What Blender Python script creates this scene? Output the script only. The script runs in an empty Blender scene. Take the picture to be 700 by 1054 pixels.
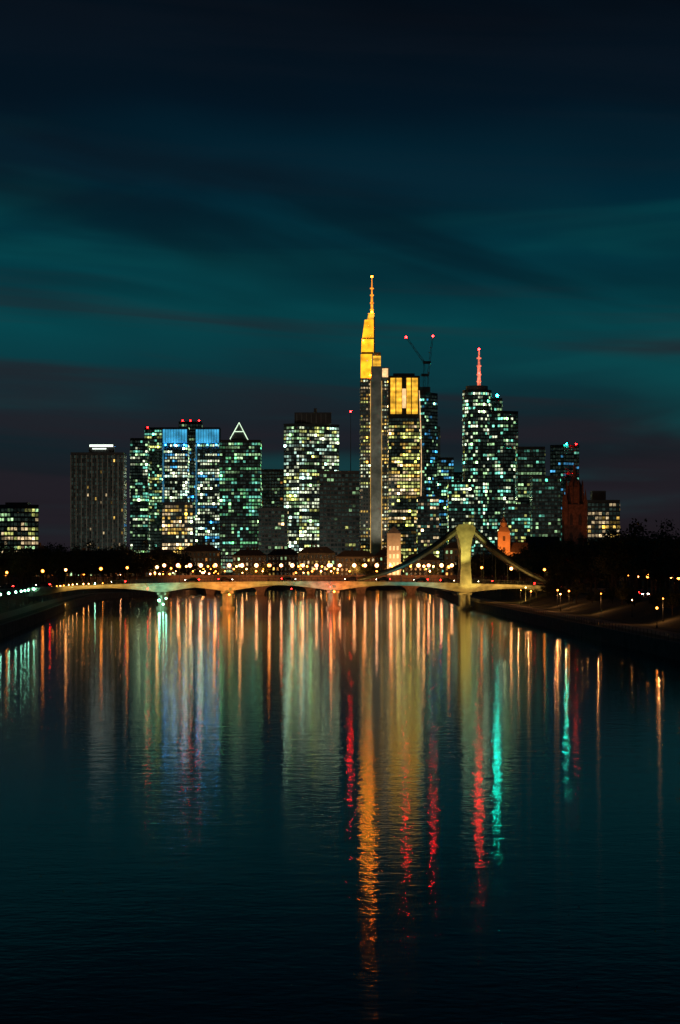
import bpy, math, random
from mathutils import Vector, Matrix, noise as mnoise
random.seed(7)
S=bpy.context.scene
COL=S.collection
F=2300.0; H=12.0; HY=588.0
def PX(px,D): return (px-350.0)*D/F
def PZ(py,D): return H+(HY-py)*D/F

# ------------------------------------------------------------ materials
def newmat(name):
    m=bpy.data.materials.new(name); m.use_nodes=True
    nt=m.node_tree; b=nt.nodes['Principled BSDF']; return m,nt,b
def surf(name,col,rough=0.8,scale=0.3,var=0.35,metal=0.0,bump=0.0):
    m,nt,b=newmat(name)
    tc=nt.nodes.new('ShaderNodeTexCoord'); n=nt.nodes.new('ShaderNodeTexNoise')
    n.inputs['Scale'].default_value=scale; n.inputs['Detail'].default_value=6
    nt.links.new(tc.outputs['Object'],n.inputs['Vector'])
    r=nt.nodes.new('ShaderNodeValToRGB')
    r.color_ramp.elements[0].position=0.3; r.color_ramp.elements[1].position=0.7
    r.color_ramp.elements[0].color=tuple(c*(1-var) for c in col)+(1,)
    r.color_ramp.elements[1].color=tuple(min(1,c*(1+var)) for c in col)+(1,)
    nt.links.new(n.outputs['Fac'],r.inputs['Fac']); nt.links.new(r.outputs['Color'],b.inputs['Base Color'])
    b.inputs['Roughness'].default_value=rough; b.inputs['Metallic'].default_value=metal
    return m
def glow(name,col,strength,var=0.0,scale=0.2,bands=0.0):
    m,nt,b=newmat(name)
    b.inputs['Base Color'].default_value=(col[0]*.3,col[1]*.3,col[2]*.3,1)
    b.inputs['Emission Color'].default_value=tuple(col)+(1,)
    b.inputs['Emission Strength'].default_value=strength
    if var>0:
        tc=nt.nodes.new('ShaderNodeTexCoord'); n=nt.nodes.new('ShaderNodeTexNoise')
        n.inputs['Scale'].default_value=scale; n.inputs['Detail'].default_value=4
        nt.links.new(tc.outputs['Object'],n.inputs['Vector'])
        mr=nt.nodes.new('ShaderNodeMapRange'); mr.inputs[1].default_value=0.32; mr.inputs[2].default_value=0.68
        mr.inputs[3].default_value=strength*(1-var); mr.inputs[4].default_value=strength*(1+var)
        nt.links.new(n.outputs['Fac'],mr.inputs[0]); out=mr.outputs[0]
        if bands>0:
            w=nt.nodes.new('ShaderNodeTexWave'); w.bands_direction='Z'; w.inputs['Scale'].default_value=bands
            w.inputs['Distortion'].default_value=0.0
            nt.links.new(tc.outputs['Object'],w.inputs['Vector'])
            m2=nt.nodes.new('ShaderNodeMapRange'); m2.inputs[3].default_value=0.7; m2.inputs[4].default_value=1.1
            nt.links.new(w.outputs['Fac'],m2.inputs[0])
            mm=nt.nodes.new('ShaderNodeMath'); mm.operation='MULTIPLY'
            nt.links.new(out,mm.inputs[0]); nt.links.new(m2.outputs[0],mm.inputs[1]); out=mm.outputs[0]
        nt.links.new(out,b.inputs['Emission Strength'])
    m.cycles.emission_sampling='NONE'
    return m
def globe(name,rim,core,s_rim,s_core):
    m,nt,b=newmat(name)
    b.inputs['Base Color'].default_value=(.2,.15,.1,1)
    lw=nt.nodes.new('ShaderNodeLayerWeight'); lw.inputs['Blend'].default_value=.5
    mr=nt.nodes.new('ShaderNodeMapRange'); mr.interpolation_type='SMOOTHSTEP'
    mr.inputs[1].default_value=.40; mr.inputs[2].default_value=.04; mr.inputs[3].default_value=s_rim; mr.inputs[4].default_value=s_core
    nt.links.new(lw.outputs['Facing'],mr.inputs[0]); nt.links.new(mr.outputs[0],b.inputs['Emission Strength'])
    mx=nt.nodes.new('ShaderNodeMix'); mx.data_type='RGBA'; mx.inputs[6].default_value=core+(1,); mx.inputs[7].default_value=rim+(1,)
    nt.links.new(lw.outputs['Facing'],mx.inputs[0]); nt.links.new(mx.outputs[2],b.inputs['Emission Color'])
    m.cycles.emission_sampling='NONE'
    return m
def panemat():
    m,nt,b=newmat('window_glass')
    b.inputs['Base Color'].default_value=(0.012,0.018,0.02,1); b.inputs['Roughness'].default_value=0.12
    a=nt.nodes.new('ShaderNodeAttribute'); a.attribute_name='glow'
    tc=nt.nodes.new('ShaderNodeTexCoord'); n=nt.nodes.new('ShaderNodeTexNoise'); n.inputs['Scale'].default_value=0.6
    n.inputs['Detail'].default_value=3
    nt.links.new(tc.outputs['Object'],n.inputs['Vector'])
    mr=nt.nodes.new('ShaderNodeMapRange'); mr.inputs[1].default_value=.32; mr.inputs[2].default_value=.68
    mr.inputs[3].default_value=0.4; mr.inputs[4].default_value=2.2
    nt.links.new(n.outputs['Fac'],mr.inputs[0])
    nt.links.new(a.outputs['Color'],b.inputs['Emission Color']); nt.links.new(mr.outputs[0],b.inputs['Emission Strength'])
    m.cycles.emission_sampling='NONE'
    return m
M={}
M['pane']=panemat()
M['conc']=surf('pale_concrete',(0.24,0.24,0.22),0.8,0.15)
M['dark']=surf('dark_cladding',(0.05,0.053,0.055),0.5,0.2)
M['grey']=surf('grey_cladding',(0.15,0.155,0.155),0.5,0.12)
M['brown']=surf('brown_cladding',(0.12,0.075,0.055),0.7,0.2)
M['stone']=surf('red_sandstone',(0.22,0.13,0.09),0.9,0.6,0.4)
M['sand']=surf('bridge_sandstone',(0.34,0.2,0.14),0.9,0.8,0.35)
M['plast']=surf('plaster',(0.38,0.33,0.27),0.9,0.3,0.2)
M['roof']=surf('slate_roof',(0.06,0.055,0.06),0.7,1.0)
M['steel']=surf('dark_steel',(0.07,0.075,0.08),0.45,0.5,0.3,0.6)
M['stay']=surf('stay_steel',(0.07,0.073,0.07),0.5,0.5,0.3,0.2)
M['bridge']=surf('bridge_concrete',(0.38,0.36,0.28),0.75,0.5,0.4)
M['asph']=surf('asphalt',(0.05,0.05,0.052),0.85,1.5,0.3)
M['paint']=surf('road_paint',(0.75,0.75,0.72),0.7,2,0.15)
M['kerb']=surf('kerb_stone',(0.3,0.29,0.27),0.85,2,0.2)
M['path']=surf('paving',(0.22,0.18,0.15),0.85,0.8,0.3)
M['bark']=surf('bark',(0.09,0.065,0.045),0.95,3,0.4)
M['quay']=surf('quay_stone',(0.2,0.16,0.13),0.9,0.5,0.4)
M['gold']=glow('gold_crown_glow',(1.0,0.42,0.015),1.55,0.5,0.10)  # crown's floodlighting put into its own emission, no lamp shines on it
M['gold2']=glow('gold_facade_glow',(1.0,0.50,0.04),1.15,0.55,0.13,0.06)  # floodlight on crown and top storeys painted as uneven emission
M['strip']=glow('shaft_edge_light',(1.0,0.55,0.14),.55,0.6,0.1)
M['goldant']=glow('antenna_glow',(1.0,0.30,0.02),1.5,0.5,0.25)  # gold light on the antenna put into its own emission
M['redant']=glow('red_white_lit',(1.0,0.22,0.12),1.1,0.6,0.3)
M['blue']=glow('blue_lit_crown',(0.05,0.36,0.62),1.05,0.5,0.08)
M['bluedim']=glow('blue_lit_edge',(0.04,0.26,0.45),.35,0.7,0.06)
M['bluelamp']=glow('blue_added_lamp_glow',(0.02,0.35,1.0),75)  # for the blue lamps added under the twin crowns
M['white']=glow('white_sign',(0.85,1.0,0.85),2.4)
M['pyr']=glow('pyramid_tube_light',(0.75,1.0,0.70),1.3,.3,.2)
M['cream']=glow('cream_lit',(1.0,0.60,0.27),1.1,0.4,0.2)
M['red']=glow('red_beacon',(1.0,0.004,0.004),70)
M['redbig']=glow('red_warning_lamp',(1.0,0.002,0.002),300)
M['cyan']=glow('cyan_lamp',(0.004,1.0,0.72),230)
M['amber']=glow('amber_lamp',(1.0,0.16,0.003),160)
M['warm']=globe('warm_globe',(1.0,0.24,0.03),(1.0,0.42,0.12),1.0,50)
M['pink']=globe('pale_globe',(1.0,0.26,0.07),(1.0,0.42,0.17),1.1,42)
M['orange']=globe('sodium_globe',(1.0,0.18,0.015),(1.0,0.28,0.03),1.0,30)
M['green']=globe('greenish_globe',(0.1,1.0,0.5),(0.35,1.0,0.65),.8,60)
M['head']=glow('headlight_glass',(1.0,0.85,0.6),40)
M['tail']=glow('tail_light_glass',(1.0,0.01,0.008),60)
M['tyre']=surf('tyre_rubber',(0.02,0.02,0.02),0.9,4)
M['carglass']=surf('car_glass',(0.02,0.025,0.03),0.1,1,0.1)
CARP=[surf('car_paint_dark',(0.04,0.045,0.06),0.3,1,0.1),surf('car_paint_silver',(0.4,0.4,0.42),0.3,1,0.1),surf('car_paint_red',(0.25,0.03,0.03),0.3,1,0.1)]
m,nt,b=newmat('foliage')
oi=nt.nodes.new('ShaderNodeTexCoord'); n=nt.nodes.new('ShaderNodeTexNoise'); n.inputs['Scale'].default_value=0.5
nt.links.new(oi.outputs['Object'],n.inputs['Vector']); r=nt.nodes.new('ShaderNodeValToRGB')
r.color_ramp.elements[0].position=.35; r.color_ramp.elements[1].position=.65
r.color_ramp.elements[0].color=(0.03,0.045,0.02,1); r.color_ramp.elements[1].color=(0.10,0.10,0.04,1)
nt.links.new(n.outputs['Fac'],r.inputs['Fac']); nt.links.new(r.outputs['Color'],b.inputs['Base Color']); b.inputs['Roughness'].default_value=.8
M['leaf']=m
m,nt,b=newmat('grass_ground')
tc=nt.nodes.new('ShaderNodeTexCoord'); n=nt.nodes.new('ShaderNodeTexNoise'); n.inputs['Scale'].default_value=0.08; n.inputs['Detail'].default_value=9
nt.links.new(tc.outputs['Object'],n.inputs['Vector']); r=nt.nodes.new('ShaderNodeValToRGB')
r.color_ramp.elements[0].position=.38; r.color_ramp.elements[1].position=.62
r.color_ramp.elements[0].color=(0.03,0.04,0.02,1); r.color_ramp.elements[1].color=(0.08,0.07,0.045,1)
nt.links.new(n.outputs['Fac'],r.inputs['Fac']); nt.links.new(r.outputs['Color'],b.inputs['Base Color']); b.inputs['Roughness'].default_value=.95
M['ground']=m
# water: wind ripples spread the reflections along the line of sight
m,nt,b=newmat('river_water')
b.inputs['Base Color'].default_value=(0.001,0.004,0.008,1); b.inputs['Roughness'].default_value=0.052; b.inputs['IOR'].default_value=1.10
b.inputs['Anisotropic'].default_value=0.95
tg=nt.nodes.new('ShaderNodeCombineXYZ'); tg.inputs[1].default_value=1.0; nt.links.new(tg.outputs[0],b.inputs['Tangent'])
tc=nt.nodes.new('ShaderNodeTexCoord')
def nz(scale,sx,sy,det,rot=.12):
    mp=nt.nodes.new('ShaderNodeMapping'); mp.inputs['Scale'].default_value=(sx,sy,1); mp.inputs['Rotation'].default_value=(0,0,rot)
    nt.links.new(tc.outputs['Object'],mp.inputs['Vector'])
    n=nt.nodes.new('ShaderNodeTexNoise'); n.inputs['Scale'].default_value=scale; n.inputs['Detail'].default_value=det
    nt.links.new(mp.outputs['Vector'],n.inputs['Vector']); return n
n1=nz(0.55,0.75,1.0,3); n2=nz(1.9,0.9,1.0,2,-.2)
b1=nt.nodes.new('ShaderNodeBump'); b1.inputs['Distance'].default_value=0.017
b2=nt.nodes.new('ShaderNodeBump'); b2.inputs['Distance'].default_value=0.009
nt.links.new(n1.outputs['Fac'],b1.inputs['Height']); nt.links.new(n2.outputs['Fac'],b2.inputs['Height'])
nt.links.new(b1.outputs['Normal'],b2.inputs['Normal']); nt.links.new(b2.outputs['Normal'],b.inputs['Normal'])
M['water']=m

# ------------------------------------------------------------ mesh builder
class MB:
    def __init__(s): s.v=[];s.f=[];s.m=[];s.c=[]
    def add(s,vs,fs,m=0,c=(0,0,0)):
        o=len(s.v); s.v+=[tuple(x) for x in vs]
        for f in fs: s.f.append([i+o for i in f]); s.m.append(m); s.c.append(c)
    def box(s,x0,x1,y0,y1,z0,z1,m=0):
        s.add([(x0,y0,z0),(x1,y0,z0),(x1,y1,z0),(x0,y1,z0),(x0,y0,z1),(x1,y0,z1),(x1,y1,z1),(x0,y1,z1)],
          [(0,3,2,1),(4,5,6,7),(0,1,5,4),(1,2,6,5),(2,3,7,6),(3,0,4,7)],m)
    def prism(s,poly,z0,z1,m=0,k=1.0):
        n=len(poly); cx=sum(p[0] for p in poly)/n; cy=sum(p[1] for p in poly)/n
        vs=[(x,y,z0) for x,y in poly]+[(cx+(x-cx)*k,cy+(y-cy)*k,z1) for x,y in poly]
        fs=[tuple(reversed(range(n))),tuple(range(n,2*n))]+[(i,(i+1)%n,n+(i+1)%n,n+i) for i in range(n)]
        s.add(vs,fs,m)
    def tube(s,a,b,r0,r1=None,n=6,m=0):
        if r1 is None:r1=r0
        a=Vector(a);b=Vector(b);d=(b-a).normalized()
        u=d.orthogonal().normalized();w=d.cross(u)
        vs=[]
        for c,r in((a,r0),(b,r1)):
            for i in range(n):
                t=2*math.pi*i/n; vs.append(c+u*math.cos(t)*r+w*math.sin(t)*r)
        fs=[(i,(i+1)%n,n+(i+1)%n,n+i) for i in range(n)]+[tuple(reversed(range(n))),tuple(range(n,2*n))]
        s.add(vs,fs,m)
    def ball(s,c,r,m=0,nu=8,nv=6):
        vs=[(c[0],c[1],c[2]-r)]
        for j in range(1,nv):
            p=-math.pi/2+math.pi*j/nv
            for i in range(nu):
                t=2*math.pi*i/nu; vs.append((c[0]+r*math.cos(p)*math.cos(t),c[1]+r*math.cos(p)*math.sin(t),c[2]+r*math.sin(p)))
        vs.append((c[0],c[1],c[2]+r)); fs=[]
        for i in range(nu): fs.append((0,1+(i+1)%nu,1+i))
        for j in range(nv-2):
            for i in range(nu):
                a=1+j*nu+i;b2=1+j*nu+(i+1)%nu; fs.append((a,b2,b2+nu,a+nu))
        L=len(vs)-1; o=1+(nv-2)*nu
        for i in range(nu): fs.append((o+i,o+(i+1)%nu,L))
        s.add(vs,fs,m)
    def build(s,name,mats,parent=None,origin=None,color=False,smooth=False):
        o=Vector(origin) if origin is not None else (Vector(parent.location) if parent else Vector((0,0,0)))
        me=bpy.data.meshes.new(name); me.from_pydata([(x-o[0],y-o[1],z-o[2]) for x,y,z in s.v],[],s.f)
        for mt in mats: me.materials.append(mt)
        me.polygons.foreach_set('material_index',s.m)
        if smooth: me.polygons.foreach_set('use_smooth',[True]*len(s.f))
        if color:
            ca=me.color_attributes.new('glow','FLOAT_COLOR','CORNER'); buf=[]
            for p,c in zip(me.polygons,s.c): buf+=[c[0],c[1],c[2],1.0]*p.loop_total
            ca.data.foreach_set('color',buf)
        me.update()
        ob=bpy.data.objects.new(name,me); COL.objects.link(ob)
        if parent: ob.parent=parent
        else: ob.location=o
        return ob
def empty(name,loc,label,cat,group=None):
    e=bpy.data.objects.new(name,None); e.location=loc; e.empty_display_size=2; COL.objects.link(e)
    e['label']=label; e['category']=cat
    if group: e['group']=group
    return e
def tag(o,label,cat,group=None):
    o['label']=label;o['category']=cat
    if group:o['group']=group
def light(kind,loc,target,energy,col,size=2,size_y=None,spot=60,name='flood_or_fill_light'):
    l=bpy.data.lights.new(name,kind); l.energy=energy; l.color=col
    if kind=='AREA':
        l.size=size
        if size_y: l.shape='RECTANGLE'; l.size_y=size_y
    else:
        l.shadow_soft_size=size
        if kind=='SPOT': l.spot_size=math.radians(spot); l.spot_blend=.6
    o=bpy.data.objects.new(name,l); COL.objects.link(o); o.location=loc
    d=Vector(target)-Vector(loc); o.rotation_euler=d.to_track_quat('-Z','Y').to_euler(); return o

# ------------------------------------------------------------ terrain
LE=[(-300,-50),(300,-54),(412,-62),(550,-73),(700,-86),(825,-95),(950,-103),(1050,-100),(1200,-62),(1500,-45)]
RE=[(-300,46),(300,46),(412,45),(550,44),(700,43),(825,44),(950,46),(1050,48),(1200,50),(1500,52)]
def interp(T,y):
    if y<=T[0][0]:return T[0][1]
    for (a,p),(b,q) in zip(T,T[1:]):
        if y<=b:return p+(q-p)*(y-a)/(b-a)
    return T[-1][1]
ys=[-300,0,200]+[300+i*25 for i in range(49)]
OFF=[(0,2.2),(12,2.25),(24,5.5),(6000,5.5)]
g=MB()
for sgn,T in((-1,LE),(1,RE)):
    vs=[];fs=[];n=len(OFF)
    for y in ys:
        e=interp(T,y)
        for o,z in OFF: vs.append((e+sgn*o,y,z))
    for i in range(len(ys)-1):
        for j in range(n-1):
            q=(i*n+j,i*n+j+1,(i+1)*n+j+1,(i+1)*n+j)
            fs.append(q if sgn>0 else tuple(reversed(q)))
    g.add(vs,fs)
g.add([(-6100,1500,5.5),(6100,1500,5.5),(6100,16000,5.5),(-6100,16000,5.5)],[(0,1,2,3)])
o=g.build('ground',[M['ground']]); o['kind']='structure'
w=MB(); w.add([(-3000,-300,0),(3000,-300,0),(3000,1520,0),(-3000,1520,0)],[(0,1,2,3)])
o=w.build('river_water',[M['water']]); o['kind']='structure'
def strip(T,sgn,o0,o1,z,mat,name,y0=250,y1=1500,kind='structure'):
    s=MB();vs=[];fs=[];yy=[y for y in range(y0,y1+1,25)]
    for y in yy:
        e=interp(T,y); a,b_=e+sgn*o0,e+sgn*o1
        vs+= [(min(a,b_),y,z),(max(a,b_),y,z)]
    for i in range(len(yy)-1): fs.append((2*i,2*i+1,2*i+3,2*i+2))
    s.add(vs,fs); o=s.build(name,[mat]); o['kind']=kind; return o
def solidstrip(T,sgn,o0,o1,z0,z1,mat,name,y0=250,y1=1500):
    s=MB();vs=[];fs=[];yy=list(range(y0,y1+1,25))
    for y in yy:
        e0=interp(T,y); a0,b0=sorted((e0+sgn*o0,e0+sgn*o1)); vs+=[(a0,y,z0),(b0,y,z0),(b0,y,z1),(a0,y,z1)]
    for i in range(len(yy)-1):
        for j in range(4): fs.append((i*4+j,i*4+(j+1)%4,(i+1)*4+(j+1)%4,(i+1)*4+j))
    fs+=[(3,2,1,0),tuple(len(vs)-4+k for k in range(4))]
    s.add(vs,fs); return s.build(name,[mat])
for T,sgn,side in((LE,-1,'tree-lined bank'),(RE,1,'promenade bank')):
    strip(T,sgn,3,8,2.27,M['path'],'promenade_path')
    strip(T,sgn,32,41,5.504,M['asph'],'riverside_road')
    q=solidstrip(T,sgn,-0.5,0.4,-2,2.35,M['quay'],'quay_wall',y0=200); tag(q,'long weathered stone quay wall along the %s'%side,'quay wall')
    for off in(31.7,41):
        k=solidstrip(T,sgn,off,off+0.3,5.4,5.62,M['kerb'],'kerb'); k['kind']='structure'
q=MB(); q.box(-46,53,1499,1500.6,-2,5.7); o=q.build('quay_wall',[M['quay']]); tag(o,'stone wall where the river meets the city','quay wall')
for T,sgn in((LE,-1),(RE,1)):
    s=MB()
    for y in range(300,1480,8):
        e=interp(T,y)+sgn*36.5; s.add([(e-.08,y,5.509),(e+.08,y,5.509),(e+.08,y+4,5.509),(e-.08,y+4,5.509)],[(0,1,2,3)])
    o=s.build('road_marking',[M['paint']]); o['kind']='structure'
s=MB()
for y in range(300,900,4):
    a=interp(RE,y)+.0;b_=interp(RE,y+4)+.0
    for h in(1.0,.55): s.tube((a,y,2.35+h),(b_,y+4,2.35+h),.035,.035,4)
    s.box(a-.04,a+.04,y-.04,y+.04,2.33,3.38)
o=s.build('quay_railing',[M['steel']]); tag(o,'dark steel railing along the promenade quay','railing')

# ------------------------------------------------------------ towers
GW=(0.50,0.88,0.42);WH=(0.88,1.0,0.66);TE=(0.20,0.78,0.56);YE=(1.0,0.62,0.13);YG=(0.74,0.78,0.22);OR=(1.0,0.38,0.08);WA=(1.0,0.74,0.40);BL=(0.08,0.42,0.80);PB=(0.60,0.95,0.78)
FN=[0]
def facade(parent,p0,p1,z0,z1,bay,fh,p,pal,br,rng,wf=.78,hf=.6,name='glazed_facade',frame='dark',hot=.035,clus=1.1):
    dx,dy=p1[0]-p0[0],p1[1]-p0[1]; L=math.hypot(dx,dy); nx,ny=dy/L,-dx/L
    if ny>0.35 or L<1.5: return
    FN[0]+=1
    nb=max(1,round(L/bay)); nf=max(1,int((z1-z0)/fh)); mb=MB()
    ux,uy=dx/L,dy/L; bw=L/nb; f=(z1-z0)/nf
    U=[0.0]
    for i in range(nb): U+=[(i+.5-wf/2)*bw,(i+.5+wf/2)*bw]
    U.append(L); Z=[z0]
    for k in range(nf): Z+=[z0+(k+.5-hf/2)*f,z0+(k+.5+hf/2)*f]
    Z.append(z1); W_=len(U); ox,oy=p0[0]+nx*.18,p0[1]+ny*.18
    mb.v=[(ox+ux*u,oy+uy*u,z) for z in Z for u in U]
    cols={}; plant={rng.randrange(nf) for _ in range(nf//14)} if nf>14 else set()
    for k in range(nf):
        rr=rng.random(); pf=p*0.5 if rr<.25 else (p if rr<.8 else min(.97,p*1.5))
        if k in plant: pf=0
        st=rng.random()<pf; colr=rng.choice(pal); fb=rng.choice((.6,.9,1.0,1.3))
        for i in range(nb):
            cl=mnoise.noise(Vector((i*.18+FN[0]*7.3,k*.13,FN[0]*3.1))); q=max(0,min(.98,pf*(1+clus*cl)))
            if rng.random()<.65 or q<.05: st=rng.random()<q
            if rng.random()<.35: colr=rng.choice(pal)
            if st:
                s=br*fb*(1+.5*cl)*rng.choice((.15,.35,.6,.9,1.1,1.8))
                cc=colr
                if rng.random()<hot:
                    s=br*rng.uniform(7,16); cc=tuple(v**1.5 for v in colr)
                cols[i,k]=tuple(max(0,v*s) for v in cc)
            else:
                s=rng.uniform(0.001,0.02); cols[i,k]=(s*.6,s,s*.8)
    for r_ in range(len(Z)-1):
        for c_ in range(W_-1):
            a=r_*W_+c_; q=[a,a+1,a+1+W_,a+W_]
            mb.f.append(q)
            if r_%2==1 and c_%2==1: mb.m.append(0); mb.c.append(cols[c_//2,r_//2])
            else: mb.m.append(1); mb.c.append((0,0,0))
    return mb.build(name,[M['pane'],M[frame]],parent,color=True)
def foot(D,pts): return [(PX(px,D+0),D+dy) for px,dy in pts]
def quadfoot(D,x0,x1,corner=None,dep=28):
    if corner is None: return foot(D,[(x0,0),(x1,0),(x1,dep),(x0,dep)])
    a=(corner-x0)*D/F; b=(x1-corner)*D/F
    return [(PX(x0,D),D+a*.5),(PX(corner,D),D),(PX(x1,D),D+b*.5),(PX(x0,D)+b,D+b*.5+a*.5)]
def circ(D,x0,x1,n=16):
    r=(x1-x0)/2*D/F; cx=PX((x0+x1)/2,D); return [(cx+r*math.cos(2*math.pi*i/n-math.pi/2),D+r+r*math.sin(2*math.pi*i/n-math.pi/2)) for i in range(n)]
def beacon(parent,px,py,D,r=0.8,mat='red',name='warning_light',dy=0):
    mb=MB(); mb.ball((PX(px,D),D+dy,PZ(py,D)),r,0,10,6); return mb.build(name,[M[mat]],parent)
SEED=[100]
def tower(label,D,poly,ytop,bay=3.4,fh=3.7,p=.4,pal=(GW,),br=.8,body='dark',z0=5.5,cat='tower',name='office_tower',wf=.78,hf=.6,zwin=None,hot=.035,clus=1.1):
    SEED[0]+=1; rng=random.Random(SEED[0])
    cx=sum(q[0] for q in poly)/len(poly); cy=sum(q[1] for q in poly)/len(poly)
    e=empty(name,(cx,cy,z0),label,cat)
    zt=PZ(ytop,D); mb=MB(); mb.prism(poly,z0-0.5,zt,0)
    n=len(poly)
    mb.build('tower_body',[M[body]],e)
    pr=MB(); pr.prism([(cx+(x-cx)*1.012,cy+(y-cy)*1.012) for x,y in poly],zt+0.002,zt+1.2,0); pr.build('parapet',[M[body]],e)
    for i in range(n):
        facade(e,poly[i],poly[(i+1)%n],z0+5,zt-1.0 if zwin is None else PZ(zwin,D),bay*.86,fh*.93,p,pal,br*1.15,rng,wf,hf,frame=body,hot=hot,clus=clus)
    return e,zt
def rbox(e,D,x0,x1,y0,y1,mat,name,dy=2,dep=14):
    mb=MB(); mb.box(PX(x0,D),PX(x1,D),D+dy,D+dy+dep,PZ(y1,D),PZ(y0,D)); return mb.build(name,[M[mat]],e)
def pole(e,D,px,y0,y1,r0,r1,mat,name,dy=6):
    mb=MB(); mb.tube((PX(px,D),D+dy,PZ(y1,D)),(PX(px,D),D+dy,PZ(y0,D)),r0,r1,8); return mb.build(name,[M[mat]],e)

e,z=tower('low dark office block with yellow-green lit windows',1500,quadfoot(1500,-10,38,14),521,3,3.3,.5,(YG,WA,GW),.6,'dark',name='office_block',cat='office building')
rbox(e,1500,5,28,517,521,'dark','roof_plant')
D=1900
P=quadfoot(D,73,127,None,26)
e,z=tower('dark slab tower with vertical ribs and white lit roof sign',D,P,467,2.6,3.4,.03,(WA,YE),.35,'dark',wf=.5,hf=.7,hot=0)
a,b_=P[0],P[1]; L=b_[0]-a[0]; n=int(L/4.4)
for i in range(n+1):
    x=a[0]+L*i/n
    ribs=MB(); ribs.box(x-.45,x+.45,D-.8,D-.2,8,z-1); ribs.build('facade_rib',[M['conc']],e)
mb=MB(); mb.box(PX(91,D),PX(117,D),D+2.6,D+10,PZ(467,D)+1.25,PZ(457,D)); mb.build('sign_housing',[M['dark']],e)
rbox(e,D,92,116,457.6,459.6,'white','roof_sign',1.5,1); rbox(e,D,95,109,461.2,462.2,'white','roof_sign',1.5,1)
D=2350
e,z=tower('stepped glass tower with scattered green lit windows',D,quadfoot(D,134,152,None,26),452,3,3.6,.45,(TE,GW,WH),.7,'dark')
e,z=tower('tall glass tower with teal lit windows',D+30,quadfoot(D+30,149,169,None,26),441,3,3.6,.4,(TE,GW,YG),.65,'dark')
beacon(e,152,440,D+30,.8)
D=2200
e,z=tower('dark tower core between twin towers with red roof lights',2290,quadfoot(2290,184,207,None,24),435,3.4,3.8,.12,(GW,),.4,'dark')
for x in(188,196,205): beacon(e,x,433,2290,.7)
for a,b_ in((167,193),(201,226)):
    P=quadfoot(D,a,b_,None,24)
    e,z=tower('silver twin tower with blue lit crown',D,P,441,2.9,3.2,.85,(GW,WH,WH,WH,PB,BL),.75,'dark',zwin=457,wf=.7,hf=.62,hot=.05,clus=.5)
    n=9; x0,x1=PX(a+.5,D),PX(b_-.5,D)
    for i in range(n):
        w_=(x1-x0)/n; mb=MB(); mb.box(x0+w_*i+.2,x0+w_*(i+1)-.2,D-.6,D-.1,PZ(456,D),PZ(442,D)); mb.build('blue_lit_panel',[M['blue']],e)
    for t in(.12,.5,.88): 
        mb=MB(); mb.ball((x0+(x1-x0)*t,D-1.6,PZ(458,D)),.6); mb.build('blue_added_lamp',[M['bluelamp']],e)  # glowing balls added so the crowns throw blue streaks on the water
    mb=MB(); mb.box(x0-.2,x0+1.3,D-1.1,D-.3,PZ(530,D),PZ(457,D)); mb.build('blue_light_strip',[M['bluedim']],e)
e,z=tower('dark recessed slab tower with dim windows',2240,quadfoot(2240,192,202,None,20),446,3.2,3.6,.2,(GW,BL),.4,'dark')
e,z=tower('lower block with warm yellow lit windows',1900,quadfoot(1900,166,198,190),518,3.2,3.4,.75,(YE,WA,WH),.55,'dark',name='office_block',cat='office building',clus=.6)
D=2100
e,z=tower('broad green lit office tower with glowing pyramid top',D,quadfoot(D,226,268,None,30),454,3.1,3.5,.62,(TE,GW,(0.20,.7,.30)),.5,'dark',hot=.045)
cx=PX(245.5,D); r=9*D/F; cy=D+12; zb=PZ(453,D)+1.3; za=PZ(434,D); mb=MB()
crn=[(cx-r,cy-r*.9,zb),(cx+r,cy-r*.9,zb),(cx+r,cy+r*.9,zb),(cx-r,cy+r*.9,zb)]
for i in range(4): mb.tube(crn[i],(cx,cy,za),.4,.3)
for t in(.45,):
    q=[tuple(Vector(c).lerp(Vector((cx,cy,za)),t)) for c in crn]
    for i in range(4): mb.tube(q[i],q[(i+1)%4],.3)
mb.build('pyramid_frame',[M['pyr']],e)
mb=MB(); mb.prism([(c[0]*.96+cx*.04,c[1]*.96+cy*.04) for c in crn],zb,za-2,0,.05); mb.build('pyramid_roof',[M['grey']],e)
e,z=tower('brown slab tower with few lights',2350,quadfoot(2350,268,294,None,26),484,3.4,3.7,.16,(OR,GW),.35,'brown')
e,z=tower('mid-rise block with dim windows beside the river',1900,quadfoot(1900,266,296,None,22),524,3.2,3.5,.2,(GW,WA),.35,'dark',name='office_block',cat='office building')
D=2000
e,z=tower('broad bank tower densely lit in pale green',D,quadfoot(D,292,349,308),437,2.9,3.4,.85,(WH,WH,GW,YG,PB),.75,'dark',hot=.045,clus=.6)
rbox(e,D,303,341,424,436,'dark','roof_plant',6,16)
for x in range(305,340,5):
    mb=MB(); mb.box(PX(x,D),PX(x,D)+.7,D+5.3,D+5.9,PZ(435,D),PZ(425,D)); mb.build('roof_fin',[M['grey']],e)
rbox(e,D,323,326,420,424,'dark','roof_vent')
D=1850
e,z=tower('dark blocky tower with few green lights and a mast',D,quadfoot(D,329,370,None,30),486,3.6,3.7,.08,(GW,YG),.4,'dark')
pole(e,D,361,424,486,.35,.15,'steel','mast'); beacon(e,361,423,D,.7,'redbig','warning_light',6)
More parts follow.
